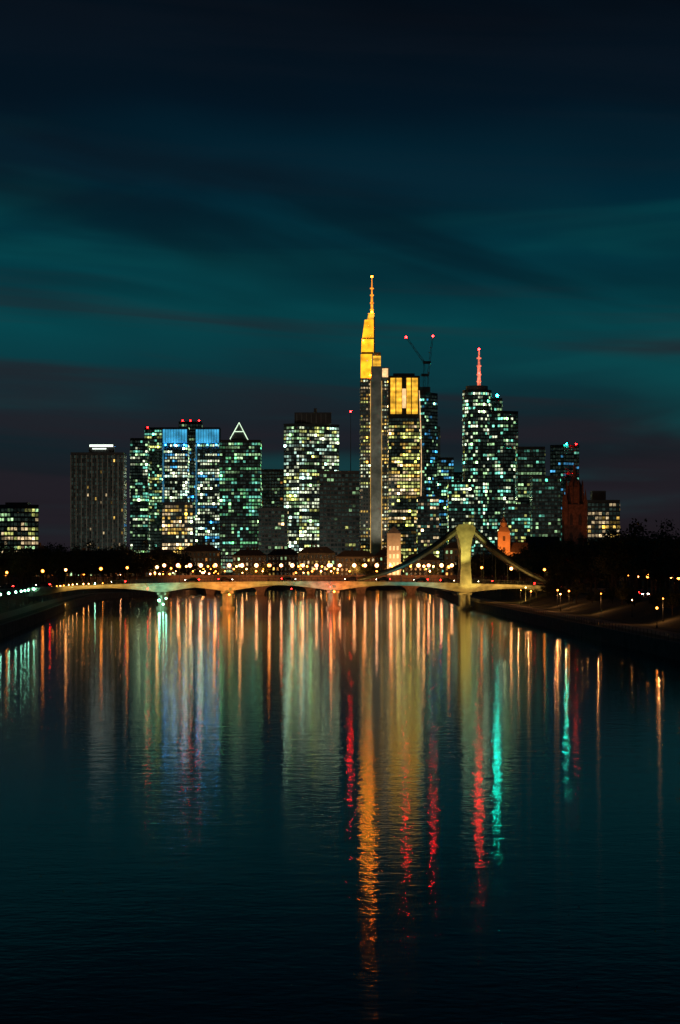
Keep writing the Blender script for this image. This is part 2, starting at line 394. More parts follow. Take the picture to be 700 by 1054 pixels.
# tallest tower
D=2300
cx=PX(386,D); e=empty('skyscraper',(cx,D+15,5.5),'tallest tower with golden floodlit crown and orange antenna','skyscraper')
rng=random.Random(5)
def pz(x0,x1,yt,dy,dep,mat,nm,ybot=None):
    P=[(PX(x0,D),D+dy),(PX(x1,D),D+dy),(PX(x1,D),D+dy+dep),(PX(x0,D),D+dy+dep)]
    mb=MB(); mb.prism(P,5 if ybot is None else PZ(ybot,D),PZ(yt,D)); mb.build(nm,[M[mat]],e); return P
P=pz(371,382,389,2,28,'grey','tower_wing')
for i in range(4): facade(e,P[i],P[(i+1)%4],10,PZ(390,D),2.6,3.6,.62,(WA,WH,YE,YG),.5,rng,.6,.5,hot=.03)
P=pz(382,392.5,377,-1,34,'conc','tower_shaft')
P=pz(392.5,401,378,2.5,28,'grey','tower_wing')
for i in range(4): facade(e,P[i],P[(i+1)%4],10,PZ(391,D),2.6,3.6,.6,(YE,WA,WH),.55,rng,.6,.5,hot=.03)
for x in(381.4,392.9):
    mb=MB(); mb.box(PX(x,D)-.3,PX(x,D)+.3,D-1.6,D-1.1,12,PZ(392,D)); mb.build('light_strip',[M['strip']],e)
pz(371.5,383,364,4,16,'gold','glowing_crown',388.9)
def frust(xa,xb,ya,xc,xd,yc,dy,dep,mat,nm):
    vs=[(PX(xa,D),D+dy,PZ(ya,D)),(PX(xb,D),D+dy,PZ(ya,D)),(PX(xb,D),D+dy+dep,PZ(ya,D)),(PX(xa,D),D+dy+dep,PZ(ya,D)),
    (PX(xc,D),D+dy+1,PZ(yc,D)),(PX(xd,D),D+dy+1,PZ(yc,D)),(PX(xd,D),D+dy+dep-1,PZ(yc,D)),(PX(xc,D),D+dy+dep-1,PZ(yc,D))]
    mb=MB(); mb.add(vs,[(0,3,2,1),(4,5,6,7),(0,1,5,4),(1,2,6,5),(2,3,7,6),(3,0,4,7)]); mb.build(nm,[M[mat]],e)
frust(372,384.6,361.5,372.5,385,348,7,12,'gold','glowing_crown')
pz(372.3,384.3,361.5,7.5,10,'dark','crown_recess',364)
frust(373,385.5,346.5,375.5,385.5,328,8,10,'gold','glowing_crown')
pz(373.5,385,346.5,9,9,'dark','crown_recess',348)
frust(378,386,327.9,379.5,385.2,321,9,8,'gold2','glowing_crown')
mb=MB(); mb.box(PX(384.7,D),PX(386.2,D),D+6.4,D+7.6,PZ(363,D),PZ(325,D)); mb.build('corner_fin',[M['grey']],e)
pz(384,392,366,3,2.5,'gold2','glowing_crown',377)
pz(385.2,392,362,6,14,'grey','roof_plant',377); pz(393.5,399.5,379,2.1,.35,'cream','lit_sign',388)
mb=MB(); a=PX(383,D)
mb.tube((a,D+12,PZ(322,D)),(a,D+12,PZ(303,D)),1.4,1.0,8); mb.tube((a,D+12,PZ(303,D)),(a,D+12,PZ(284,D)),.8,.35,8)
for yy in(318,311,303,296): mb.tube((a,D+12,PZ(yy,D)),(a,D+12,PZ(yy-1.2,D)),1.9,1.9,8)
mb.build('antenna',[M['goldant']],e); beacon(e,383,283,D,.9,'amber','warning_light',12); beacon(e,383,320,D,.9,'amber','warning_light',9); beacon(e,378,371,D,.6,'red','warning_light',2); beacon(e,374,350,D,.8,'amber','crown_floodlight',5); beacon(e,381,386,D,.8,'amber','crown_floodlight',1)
D=2200
e,z=tower('tower with golden floodlit top storeys and yellow windows',D,quadfoot(D,400,432,None,28),388,3.3,3.7,.68,(YE,YG,YG,WA),.6,'dark',zwin=430,hot=.045)
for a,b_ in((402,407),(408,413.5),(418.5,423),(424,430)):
    mb=MB(); mb.box(PX(a,D),PX(b_,D),D-.7,D-.1,PZ(426,D),PZ(389,D)); mb.build('glowing_crown_panel',[M['gold2']],e)
mb=MB(); mb.box(PX(414,D),PX(418,D),D-.5,D-.1,PZ(420,D),PZ(400,D)); mb.build('lit_recess',[M['cream']],e)
rbox(e,D,405,427,384,387.4,'dark','roof_plant')
mb=MB()
f=lambda t: (PX(431.5+2.2*math.sin(t*math.pi),D), D-1.2, PZ(402+t*155,D))
for k in range(24): mb.tube(f(k/24),f((k+1)/24),.4,.4,5)
mb.build('light_strip',[M['cream']],e)
D=2270
e,z=tower('slim blue-black tower with teal lit windows',D,foot(D,[(429,4),(437,0),(445,5),(451,14),(440,30),(429,30)]),405,3,3.7,.3,(TE,GW,BL),.7,'dark')
rbox(e,D,432,443,398,405,'dark','roof_plant')
def crane(D,bx,yb,yp,tx,ty,label):
    e=empty('tower_crane',(PX(bx,D),D+10,PZ(yb,D)),label,'crane')
    def lat(a,b_,w,nm,step=5):
        a=Vector(a);b_=Vector(b_);d=(b_-a); L=d.length; d.normalize(); u=Vector((0,1,0)); v=d.cross(u).normalized(); mb=MB()
        n=max(2,int(L/step)); cs=[(1,1),(1,-1),(-1,-1),(-1,1)]
        for (p,q) in cs: mb.tube(a+u*p*w+v*q*w,b_+u*p*w*.6+v*q*w*.6,.22,.18,4)
        for k in range(n):
            A=a+d*L*k/n; B=a+d*L*(k+1)/n; s=1 if k%2 else -1
            mb.tube(A+v*w*s+u*w,B-v*w*s+u*w,.13,.13,4); mb.tube(A+v*w*s-u*w,B-v*w*s-u*w,.13,.13,4)
        return mb.build(nm,[M['steel']],e)
    lat((PX(bx,D),D+10,PZ(yb,D)),(PX(bx,D),D+10,PZ(yp,D)),1.1,'crane_mast'); lat((PX(bx,D),D+10,PZ(yp,D)),(PX(tx,D),D+10,PZ(ty,D)),.9,'crane_jib')
    mb=MB(); s=-1 if tx<bx else 1
    mb.box(PX(bx,D)-s*3-4,PX(bx,D)-s*3+4,D+8.5,D+11.5,PZ(yp,D)-1.5,PZ(yp,D)+1.2); mb.build('machine_deck',[M['steel']],e)
    beacon(e,tx,ty,D,1.0,'redbig','warning_light',10)
crane(2290,437,400,372,418.5,346,'luffing tower crane with red light on jib tip')
crane(2320,441,412,385,446,345,'steep luffing tower crane with red tip light')
e,z=tower('dark glass block with blue-green windows',2300,quadfoot(2300,449,467,None,24),472,3,3.6,.3,(TE,GW,BL),.6,'dark')
e,z=tower('narrow tower with faint windows',2360,quadfoot(2360,441,453,None,22),440,3,3.6,.25,(TE,YG),.5,'dark')
e,z=tower('lit lower office block with teal windows',2150,quadfoot(2150,462,488,None,24),497,3,3.5,.6,(TE,WH,YG),.7,'dark',name='office_block',cat='office building')
e,z=tower('low pale office block with bright windows',2000,quadfoot(2000,430,452,None,20),512,3.2,3.5,.45,(TE,WA,YG),.6,'dark',name='office_block',cat='office building')
e,z=tower('tall flat tower in shadow with few windows',2420,quadfoot(2420,463,478,None,20),487,3,3.6,.25,(TE,),.4,'dark')
D=2150
e,z=tower('round glass tower with red and white lit mast',D,circ(D,477,507,18),402,3.2,3.7,.42,(TE,WH,GW),.8,'dark',hot=.05)
mb=MB(); mb.prism(circ(D,480,503,18),z+1.3,z+5); mb.build('roof_deck',[M['grey']],e)
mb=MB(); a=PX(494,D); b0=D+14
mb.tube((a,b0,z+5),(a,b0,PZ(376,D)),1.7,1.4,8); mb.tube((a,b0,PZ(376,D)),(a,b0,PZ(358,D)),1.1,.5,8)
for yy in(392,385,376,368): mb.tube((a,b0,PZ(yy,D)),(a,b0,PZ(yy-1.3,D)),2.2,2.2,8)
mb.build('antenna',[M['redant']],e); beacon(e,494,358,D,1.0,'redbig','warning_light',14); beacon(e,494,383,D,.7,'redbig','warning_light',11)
D=2130
e,z=tower('square glass tower joined to round tower with teal windows',D,quadfoot(D,504,534,518),424,3.1,3.7,.36,(TE,WH,GW),.75,'dark')
e2,z=tower('slim upper tower block with cyan lamp',2180,quadfoot(2180,503,517,None,18),411,3,3.7,.3,(TE,GW),.6,'dark')
beacon(e2,512,407,2180,1.35,'cyan','cyan_lamp',1); pole(e,D,508,417,424,.4,.2,'steel','mast')
e,z=tower('mid tower with regular pale green windows',2050,quadfoot(2050,533,561,None,26),461,3.2,3.6,.42,(GW,TE,YG),.5,'dark')
e,z=tower('square office tower with green lit floors',1950,quadfoot(1950,548,577,None,24),491,3.3,3.6,.28,(GW,TE),.35,'dark')
e,z=tower('dark blue tower with red roof light',2100,quadfoot(2100,567,597,580),459,3.2,3.7,.24,(TE,BL),.45,'dark')
beacon(e,593,457,2100,.7,'red'); beacon(e,590,487,2100,.6,'red',dy=-1); beacon(e,583,457,2100,.75,'cyan','cyan_lamp',-.5)
e,z=tower('low office block with yellow ribbon windows',1800,quadfoot(1800,605,638,None,22),516,3.4,3.6,.5,(YE,WA),.4,'dark',name='office_block',cat='office building',hot=.01)
rbox(e,1800,610,624,505,515,'dark','roof_plant')
e,z=tower('mid-rise glass block with teal windows',2000,quadfoot(2000,520,549,None,20),520,3.2,3.5,.4,(TE,YG),.45,'dark',name='office_block',cat='office building')

# cathedral
D=1450; cx=PX(593,D); base=5.5
e=empty('cathedral_tower',(cx,D+9,base),'red sandstone gothic cathedral tower with domed spire','cathedral')
mb=MB(); r=6.4; cy=D+9
z1=PZ(519,D); z2=PZ(501,D); z3=PZ(491,D); z4=PZ(476,D)
mb.box(cx-r,cx+r,cy-r,cy+r,base-.5,z1)
for sx in(-1,1):
    for sy in(-1,1):
        X=cx+sx*r;Y=cy+sy*r
        mb.box(X-1.1,X+1.1,Y-1.1,Y+1.1,base,z1+2); mb.prism([(X-1.,Y-1.),(X+1.,Y-1.),(X+1.,Y+1.),(X-1.,Y+1.)],z1+2,z1+10,0,.05)
mb.build('tower_body',[M['stone']],e)
def ngon(cx,cy,r,n=8): return [(cx+r*math.cos(2*math.pi*(i+.5)/n),cy+r*math.sin(2*math.pi*(i+.5)/n)) for i in range(n)]
mb=MB(); mb.prism(ngon(cx,cy,5.2),z1+.01,z2)
for x,y in ngon(cx,cy,5.5): mb.box(x-.45,x+.45,y-.45,y+.45,z1,z2+1); mb.prism([(x-.45,y-.45),(x+.45,y-.45),(x+.45,y+.45),(x-.45,y+.45)],z2+1,z2+5,0,.05)
mb.build('octagonal_lantern',[M['stone']],e)
mb=MB(); mb.prism(ngon(cx,cy,4.9),z2,(z2+z3)/2,0,.8); mb.prism(ngon(cx,cy,3.9),(z2+z3)/2,z3,0,.42); mb.prism(ngon(cx,cy,1.4),z3,z3+3,0,.9); mb.prism(ngon(cx,cy,1.5),z3+3,z4,0,.05); mb.build('spire',[M['stone']],e)
for k,zz in enumerate((16,30,42)):
    for sx in(-2.9,2.9):
        w_=1.1; mb=MB(); mb.add([(cx+sx-w_,cy-r-.05,zz),(cx+sx+w_,cy-r-.05,zz),(cx+sx+w_,cy-r-.05,zz+5.5),(cx+sx,cy-r-.05,zz+8),(cx+sx-w_,cy-r-.05,zz+5.5)],[(0,1,2,3,4)])
        mb.build('pointed_window',[M['roof']],e)
mb=MB(); mb.add([(cx-30,D+20,base),(cx-9,D+20,base),(cx-9,D+34,base),(cx-30,D+34,base),(cx-30,D+20,24),(cx-9,D+20,24),(cx-9,D+34,24),(cx-30,D+34,24)],[(0,1,5,4),(1,2,6,5),(2,3,7,6),(3,0,4,7)])
mb.build('nave',[M['stone']],e)
mb=MB(); mb.add([(cx-30.5,D+19.5,24),(cx-8.3,D+19.5,24),(cx-8.3,D+34.5,24),(cx-30.5,D+34.5,24),(cx-30.5,D+27,35),(cx-8.3,D+27,35)],[(0,1,5,4),(3,4,5,2),(0,4,3),(1,2,5),(0,3,2,1)]); mb.build('nave_roof',[M['roof']],e)
light('SPOT',(cx-16,D-46,24),(cx,D,52),6000,(1,.42,.25),1,spot=50)
D=1400; cx=PX(519,D); cy=D+5
e=empty('church',(cx,cy,5.5),'small floodlit orange church tower with pointed roof','church')
mb=MB(); mb.box(cx-3.8,cx+3.8,cy-3.8,cy+3.8,5,PZ(547,D)); mb.build('tower_body',[M['plast']],e)
mb=MB(); mb.prism(ngon(cx,cy,5.2,4),PZ(547,D)+.01,PZ(542,D),0,.6); mb.prism(ngon(cx,cy,2.4,8),PZ(542,D),PZ(538,D)); mb.prism(ngon(cx,cy,2.8,8),PZ(538,D),PZ(531,D),0,.05); mb.build('spire',[M['plast']],e)
for zz in(16,24,31):
    mb=MB(); mb.box(cx-.8,cx+.8,cy-3.9,cy-3.82,zz,zz+3); mb.build('window',[M['roof']],e)
mb=MB(); mb.box(cx+3.9,cx+15,cy-3,cy+8,5,24); mb.build('nave',[M['plast']],e)
mb=MB(); mb.add([(cx+3.85,cy-3.5,24),(cx+15.4,cy-3.5,24),(cx+15.4,cy+8.5,24),(cx+3.85,cy+8.5,24),(cx+3.85,cy+2.5,30),(cx+15.4,cy+2.5,30)],[(0,1,5,4),(3,4,5,2),(0,4,3),(1,2,5),(0,3,2,1)]); mb.build('nave_roof',[M['roof']],e)
light('SPOT',(cx-2,cy-20,24),(cx+3,cy,30),30000,(1,.22,.03),.6,spot=95)
CH=(cx,cy)
D=1380; cx=PX(405.5,D)
e=empty('gabled_house',(cx,D+5,5.5),'narrow floodlit cream house with bright front','house')
mb=MB(); mb.box(cx-4.2,cx+4.2,D,D+9,5,PZ(549,D)); mb.build('wall',[M['plast']],e)
mb=MB(); zt=PZ(549,D); mb.add([(cx-4.6,D-.4,zt),(cx+4.6,D-.4,zt),(cx+4.6,D+9.4,zt),(cx-4.6,D+9.4,zt),(cx,D-.4,zt+4.5),(cx,D+9.4,zt+4.5)],[(0,1,4),(1,2,5,4),(2,3,5),(3,0,4,5),(0,3,2,1)]); mb.build('roof',[M['roof']],e)
for k in range(4):
    for sx in(-2.3,0,2.3):
        mb=MB(); mb.box(cx+sx-.6,cx+sx+.6,D-.12,D-.02,10+k*5,12.6+k*5); mb.build('window',[M['cream']],e)
light('SPOT',(cx,D-16,9),(cx,D,22),50000,(1,.5,.2),.5,spot=90)

rng=random.Random(21)
x=-330
while x<330:
    w_=rng.uniform(16,30); Dh=rng.uniform(1560,1680); hh=rng.uniform(13,24)
    if x>150: hh*=.75
    cxh=x+w_/2
    e=empty('town_house',(cxh,Dh+7,5.5),rng.choice(('pale plaster riverside apartment house with slate hipped roof','brown riverside apartment house with a few lit windows')),'apartment house','apartment houses behind the river')
    z1=5.5+hh; bm=rng.choice(('plast','brown','conc'))
    mb=MB(); mb.box(x,x+w_,Dh,Dh+14,5,z1); mb.build('wall',[M[bm]],e)
    mb=MB(); mb.prism([(x-.5,Dh-.5),(x+w_+.5,Dh-.5),(x+w_+.5,Dh+14.5),(x-.5,Dh+14.5)],z1+.01,z1+4.5,0,.55); mb.build('roof',[M['roof']],e)
    for i in range(rng.randint(1,3)):
        a=x+w_*rng.uniform(.3,.7); mb=MB(); mb.box(a,a+1.4,Dh+5,Dh+6.4,z1+2,z1+6.5); mb.build('chimney',[M['brown']],e)
    facade(e,(x,Dh),(x+w_,Dh),8,z1-.6,3,3.3,.4,(YE,WA,OR,OR,GW),.8,rng,.42,.55,name='window_front',frame=bm,hot=.02)
    x+=w_+rng.choice((0.3,0.3,4,10))

for px,p in((100,.18),(200,.35),(310,.22),(500,.3),(590,.12)):
    D=1780; light('AREA',(PX(px,D),D,12),(PX(px,D)*1.15,2150,170),62000*p,(.9,.8,.62),40,3)  # unseen area lights added to lift the tower bodies, for general city glow
light('SPOT',(PX(388,2240),2240,8),(PX(387,2300),2300,150),200000,(.95,.88,.66),2,spot=80)  # this spot and the next are added to brighten the tall shaft
light('SPOT',(PX(388,2150),2150,30),(PX(387,2300),2300,190),300000,(.9,.86,.7),2,spot=34)
for px in(60,150,250,350,450,540):
    D=1505; light('AREA',(PX(px,D),D,13),(PX(px,D),D+60,10),9000,(1,.42,.12),25,2)  # unseen area lights added in place of street lamps on the house fronts

# ------------------------------------------------------------ bridge (front)
D=700
def dz(x):
    t=(x+10)/100.0; return 8.9-2.6*min(abs(t),1.15)**2
piers=[PX(168,D),PX(235,D),PX(343,D),PX(478,D)]
def haunch(x):
    xs=[-96]+piers+[72]
    d=min(abs(x-q) for q in xs)
    return 1.15+1.9*max(0,1-d/17.0)**1.6
e=empty('road_bridge',(0,D,0),'wide concrete river bridge with single pylon and curved stays','bridge')
mb=MB(); xs=[-125+i*2 for i in range(106)]
vs=[];fs=[]
for x in xs:
    t=dz(x); h=haunch(x)
    vs+=[(x,D-8,t),(x,D+8,t),(x,D+8,t-.7),(x,D+6,t-h),(x,D-6,t-h),(x,D-8,t-.7)]
for i in range(len(xs)-1):
    for j in range(6): fs.append((i*6+j,i*6+(j+1)%6,(i+1)*6+(j+1)%6,(i+1)*6+j))
fs.append(tuple(range(5,-1,-1))); fs.append(tuple(range((len(xs)-1)*6,len(xs)*6)))
mb.add(vs,fs); mb.build('deck',[M['bridge']],e)
mb=MB(); vs=[]
for x in xs: vs+=[(x,D-6,dz(x)+.01),(x,D+6,dz(x)+.01)]
mb.add(vs,[(2*i,2*i+2,2*i+3,2*i+1) for i in range(len(xs)-1)]); mb.build('roadway',[M['asph']],e)
for yy in(D-7.8,D+7.8):
    mb=MB()
    for i in range(len(xs)-1):
        a,b_=xs[i],xs[i+1]
        for h,r in((1.15,.06),(.6,.03),(.2,.03)): mb.tube((a,yy,dz(a)+h),(b_,yy,dz(b_)+h),r,r,4)
        mb.box(a-.05,a+.05,yy-.04,yy+.04,dz(a)-.1,dz(a)+1.12)
    mb.build('railing',[M['steel']],e)
for i,xp in enumerate(piers):
    mb=MB(); hw=1.5 if i else 1.1; t=dz(xp)-haunch(xp)
    def lens(k): return [(xp-hw*k,D-6),(xp,D-8*1.0-k),(xp+hw*k,D-6),(xp+hw*k,D+6),(xp,D+8+k),(xp-hw*k,D+6)]
    mb.prism(lens(1.5),-3,1.0); mb.prism(lens(1.0),1.0,t-.6,0,1.0); mb.prism([(xp-hw*1.3,D-6.4),(xp+hw*1.3,D-6.4),(xp+hw*1.3,D+6.4),(xp-hw*1.3,D+6.4)],t-.6,t+.1); mb.build('pier',[M['bridge']],e)
def plamp(px,y,mat,r=.3):
    mb=MB(); mb.ball((PX(px,D-10),D-10,PZ(y,D-10)),r,0,8,6); mb.build('pier_lamp',[M[mat]],e)
    mb=MB(); mb.box(PX(px,D-10)-.08,PX(px,D-10)+.08,D-10.1,D-8.2,PZ(y,D-10)+r,PZ(y,D-10)+r+.12); mb.build('lamp_bracket',[M['steel']],e)
plamp(164,618,'green',.5); plamp(171,616,'green',.35); plamp(168,622,'green',.3); plamp(236,612,'orange',.4); plamp(344,609,'orange',.4); plamp(340,604,'tail',.22); plamp(300,606,'tail',.16); plamp(152,606,'tail',.16)
xp=piers[3]
for yy in(D-8.4,D+5.8):
    prof=[(-1.9,0),(-1.5,6),(-1.45,11),(-2.0,14.5),(-2.9,16.8),(-3.0,18.0),(-2.2,18.9),(0,19.2),(2.2,18.9),(3.0,18.0),(2.9,16.8),(2.0,14.5),(1.45,11),(1.5,6),(1.9,0)]
    zb=dz(xp)-.8; mb=MB(); n=len(prof)
    vs=[(xp+a,yy,zb+b_) for a,b_ in prof]+[(xp+a,yy+2.6,zb+b_) for a,b_ in prof]
    mb.add(vs,[tuple(range(n-1,-1,-1)),tuple(range(n,2*n))]+[(i,(i+1)%n,n+(i+1)%n,n+i) for i in range(n)]); mb.build('pylon',[M['bridge']],e)
    ym=yy+1.3
    for ex,ez,sg in((PX(368,D),dz(10)+.6,-1),(PX(570,D),dz(66)+.3,1)):
        a=Vector((xp+sg*1.8,ym,zb+18)); b_=Vector((ex,ym,ez)); pts=[]
        for k in range(15):
            t=k/14; q=a.lerp(b_,t); q.z-= 2.8*math.sin(math.pi*t)*(1 if sg<0 else .8); pts.append(q)
        mb=MB()
        for k in range(14): mb.tube(pts[k],pts[k+1],1.0-.025*k,1.0-.025*(k+1),8)
        mb.build('stay_band',[M['stay']],e)
        for k in range(2,13,2):
            q=pts[k]; mb=MB(); mb.tube(q,(q.x,q.y,dz(q.x)),.07,.07,4); mb.build('hanger_rod',[M['steel']],e)
YL=(1,.56,.12)
light('SPOT',(xp-4,D-18,8),(xp,D-7,23),17000,(1,.83,.17),.4,spot=42)
light('SPOT',(xp+4,D-15,3),(xp,D-7,13),5500,(1,.74,.15),.4,spot=60)
for px,en,c in((75,2200,YL),(95,4200,YL),(130,3800,YL),(165,3600,(.4,1,.65)),(205,4200,YL),(236,6500,(1,.28,.05)),(262,3400,YL),(290,2800,YL),(318,2400,(.3,.8,.6)),(344,6500,(1,.18,.05)),(375,3400,YL),(425,2600,(.3,.85,.7)),(455,3400,YL),(505,3500,YL),(530,3500,YL)):
    x=PX(px,D); light('SPOT',(x,D-17,1.4 if px<480 else 3.5),(x,D-5,7.0),en*1.5,c,.3,spot=95,name='bridge_flood_or_fill')

# ------------------------------------------------------------ old bridge (behind)
D2=1150
e=empty('stone_arch_bridge',(0,D2,0),'older stone arch bridge lined with bright lamps','bridge')
mb=MB(); x0,x1=-92,62; nsp=6; sp=(x1-x0)/nsp; N=120; vs=[];fs=[]
for i in range(N+1):
    x=x0+(x1-x0)*i/N; t=((x-x0)%sp)/sp; u=(t-.5)*2; uz=1.2+4.6*math.sqrt(max(0,1-min(1,abs(u)/.86)**2)) if abs(u)<.86 else -2
    vs+=[(x,D2-7,9),(x,D2+7,9),(x,D2+7,uz),(x,D2-7,uz)]
for i in range(N):
    for j in range(4): fs.append((i*4+j,i*4+(j+1)%4,(i+1)*4+(j+1)%4,(i+1)*4+j))
mb.add(vs,fs); mb.build('arches',[M['sand']],e)
for yy in(D2-7.2,D2+6.9):
    mb=MB(); mb.box(x0,x1,yy,yy+.3,8.9,10.0); mb.build('parapet',[M['sand']],e)
for a,b_ in((x0-80,x0),(x1,x1+70)):
    mb=MB(); mb.box(a,b_,D2-7,D2+7,4,9); mb.build('approach_ramp',[M['sand']],e)
for x in(-75,-45,-15,15,42): light('SPOT',(x,D2-22,13),(x,D2-7,7),5200,(1,.42,.14),.3,spot=110,name='bridge_flood_or_fill')  # spots added to light the arches in place of the lamp globes

# ------------------------------------------------------------ street lamps
def lamp_template(kind,mat,h,r):
    e=empty('street_lamp',(0,0,-500),'','')
    mb=MB(); mb.tube((0,0,0),(0,0,.5),.16,.12,8); mb.tube((0,0,.5),(0,0,h-r),.075,.05,8); mb.tube((0,0,h-r-.15),(0,0,h-r),.18,.2,8)
    p=mb.build('post',[M['steel']],None); p.parent=e
    mb=MB(); mb.ball((0,0,h),r,0,8,6); q=mb.build('lamp_globe',[M[mat]],None,smooth=True); q.parent=e
    mb=MB(); mb.tube((0,0,h+r*.85),(0,0,h+r*1.15),r*.35,.03,8); c=mb.build('lamp_cap',[M['steel']],None); c.parent=e
    return e,[p,q,c]
TPL={}
LBL={'warm':'street lamp with warm white globe','pink':'bright pale globe lamp on bridge parapet','orange':'small sodium orange lamp on the bank','green':'greenish white lamp on the bank'}
def put_lamp(kind,x,y,z,h,r):
    r=round(r*1.5,2); key=(kind,h,r)
    if key not in TPL:
        TPL[key]=lamp_template(kind,kind,h,r); e,pp=TPL[key]
    else:
        e0,p0=TPL[key]; e=e0.copy(); COL.objects.link(e)
        for p in p0:
            c=p.copy(); COL.objects.link(c); c.parent=e
    e.location=(x,y,z); e['label']=LBL[kind]; e['category']='street lamp'; e['group']='street lamps on bridges and banks'
rng=random.Random(3)
x=-112;k=0
while x<75:
    put_lamp('orange' if k%3 else 'warm',x,D+(-6.6 if k%2 else 6.6),dz(x),5.0,.32 if k%2 else .4); x+=rng.uniform(8,10.5); k+=1
x=-90
while x<60:
    put_lamp('pink',x,D2-6,9,6.0,rng.choice((.7,.8))); 
    if rng.random()<.6: put_lamp(rng.choice(('orange','warm')),x+rng.uniform(2,4),D2+6,9,rng.choice((4.5,5.5)),.42)
    x+=rng.uniform(5.2,7.5)
y=330
while y<1080:
    e_=interp(RE,y); off=rng.choice((9.5,9.5,14)); put_lamp(rng.choice(('orange','orange','warm')),e_+off,y,2.25 if off<12 else 2.8,rng.choice((3.4,4.2)),rng.choice((.1,.14,.18)))
    if rng.random()<.5 and y<800: light('POINT',(e_+off-.7,y,5.6),(e_,y,0),420,(1,.42,.12),.12,name='promenade_lamp_light')
    y+=rng.uniform(18,52)
y=420
while y<1450:
    e_=interp(RE,y); put_lamp('orange' if rng.random()<.7 else 'warm',e_+rng.choice((30.5,43)),y,5.5,rng.choice((5.0,6.5)),rng.choice((.18,.26,.34))); y+=rng.uniform(10,26)
y=430
while y<1050:
    e_=interp(LE,y); k='green' if 500<y<790 else rng.choice(('green','orange','warm'))
    put_lamp(k,e_-9.5,y,2.25,4.2,.26 if k=='green' else .2); y+=rng.uniform(16,34)
y=700
while y<1450:
    e_=interp(LE,y); put_lamp('orange' if rng.random()<.5 else 'pink',e_-rng.choice((30.5,43)),y,5.5,rng.choice((5.0,6.5)),rng.choice((.25,.4))); y+=rng.uniform(14,28)
for i in range(80):
    xx=rng.uniform(-210,215); yy=rng.uniform(1503,1508) if rng.random()<.6 else rng.uniform(1508,1555); put_lamp(rng.choice(('orange','orange','warm')),xx,yy,5.5,rng.choice((5.5,6.5,8.0)),rng.choice((.35,.5)))
for i in range(44):
    xx=rng.uniform(70,190); yy=rng.uniform(600,1300)
    if xx/yy<.15: put_lamp('orange',xx+10,yy,5.5,rng.choice((5.0,6.5)),rng.choice((.2,.34)))

# ------------------------------------------------------------ trees
def tree_template(seed,hh):
    rng=random.Random(seed); e=empty('tree',(0,0,-500),'','tree')
    mb=MB(); th=hh*.34; mb.tube((0,0,-.3),(0,0,th),.42,.28,8)
    centers=[]
    for i in range(9):
        a=rng.uniform(0,6.28); L=hh*rng.uniform(.22,.36); up=hh*rng.uniform(.16,.5)
        s=Vector((0,0,th*rng.uniform(.75,1))); m_=s+Vector((math.cos(a)*L*.5,math.sin(a)*L*.5,up*.6)); t=s+Vector((math.cos(a)*L,math.sin(a)*L,up))
        mb.tube(s,m_,.2,.13,6); mb.tube(m_,t,.13,.04,5); centers+=[t,m_.lerp(t,.5)]
    mb.tube((0,0,th),(rng.uniform(-1,1),rng.uniform(-1,1),hh*.88),.26,.05,6); centers+=[Vector((0,0,hh*.88)),Vector((0,0,hh*.7))]
    tr=mb.build('trunk',[M['bark']],None); tr.parent=e
    mb=MB()
    for c in centers:
        R=hh*rng.uniform(.09,.15)
        for k in range(90):
            d=Vector((rng.gauss(0,1),rng.gauss(0,1),rng.gauss(0,.75)))
            p=c+d*R*.55; s=rng.uniform(.22,.5)
            u=Vector((rng.gauss(0,1),rng.gauss(0,1),rng.gauss(0,1))).normalized(); v=u.orthogonal().normalized()
            mb.add([p-u*s,p+v*s*.7,p+u*s,p-v*s*.7],[(0,1,2,3)])
    cr=mb.build('crown',[M['leaf']],None); cr.parent=e
    return e,[tr,cr]
TT=[tree_template(50+i,h) for i,h in enumerate((13,15,16.5,18,14))]
used=set()
def put_tree(x,y,z,s=1.0):
    if abs(x-CH[0]+2)<16 and 1250<y<1430: return
    k=rng.randrange(5); e0,pp=TT[k]
    if k not in used: used.add(k); e=e0
    else:
        e=e0.copy(); COL.objects.link(e)
        for p in pp:
            c=p.copy(); COL.objects.link(c); c.parent=e
    e.location=(x,y,z); e.rotation_euler=(0,0,rng.uniform(0,6.28)); e.scale=(s*rng.uniform(.9,1.15),)*2+(s,)
    e['label']='dark leafy broadleaf tree on the river bank' if s>.5 else 'small dark young tree on the embankment slope'; e['category']='tree'; e['group']='trees along the river banks'
y=430
while y<1480:
    put_tree(interp(RE,y)+rng.uniform(25,29),y,5.5,rng.uniform(.75,1.1)); y+=rng.uniform(13,20)
y=345
while y<1000:
    put_tree(interp(RE,y)+rng.uniform(15,22),y,3.4,rng.uniform(.2,.4)); y+=rng.uniform(7,20)
y=560
while y<1480:
    put_tree(interp(RE,y)+rng.uniform(46,58),y,5.5,rng.uniform(.95,1.35)); y+=rng.uniform(12,18)
for i in range(26):
    yy=rng.uniform(850,1300); put_tree(rng.uniform(115,.152*yy+8) ,yy,5.5,rng.uniform(1,1.5))
y=760
while y<1150:
    put_tree(interp(LE,y)-rng.uniform(25,29),y,5.5,rng.uniform(.8,1.1)); y+=rng.uniform(12,18)
for i in range(48):
    yy=rng.uniform(1060,1300); xx=rng.uniform(-.15*yy,interp(LE,yy)-22); put_tree(xx,yy,5.5,rng.uniform(.95,1.35))
for i in range(30):
    xx=rng.uniform(-210,210); put_tree(xx,rng.uniform(1512,1545),5.5,rng.uniform(.7,1.05))

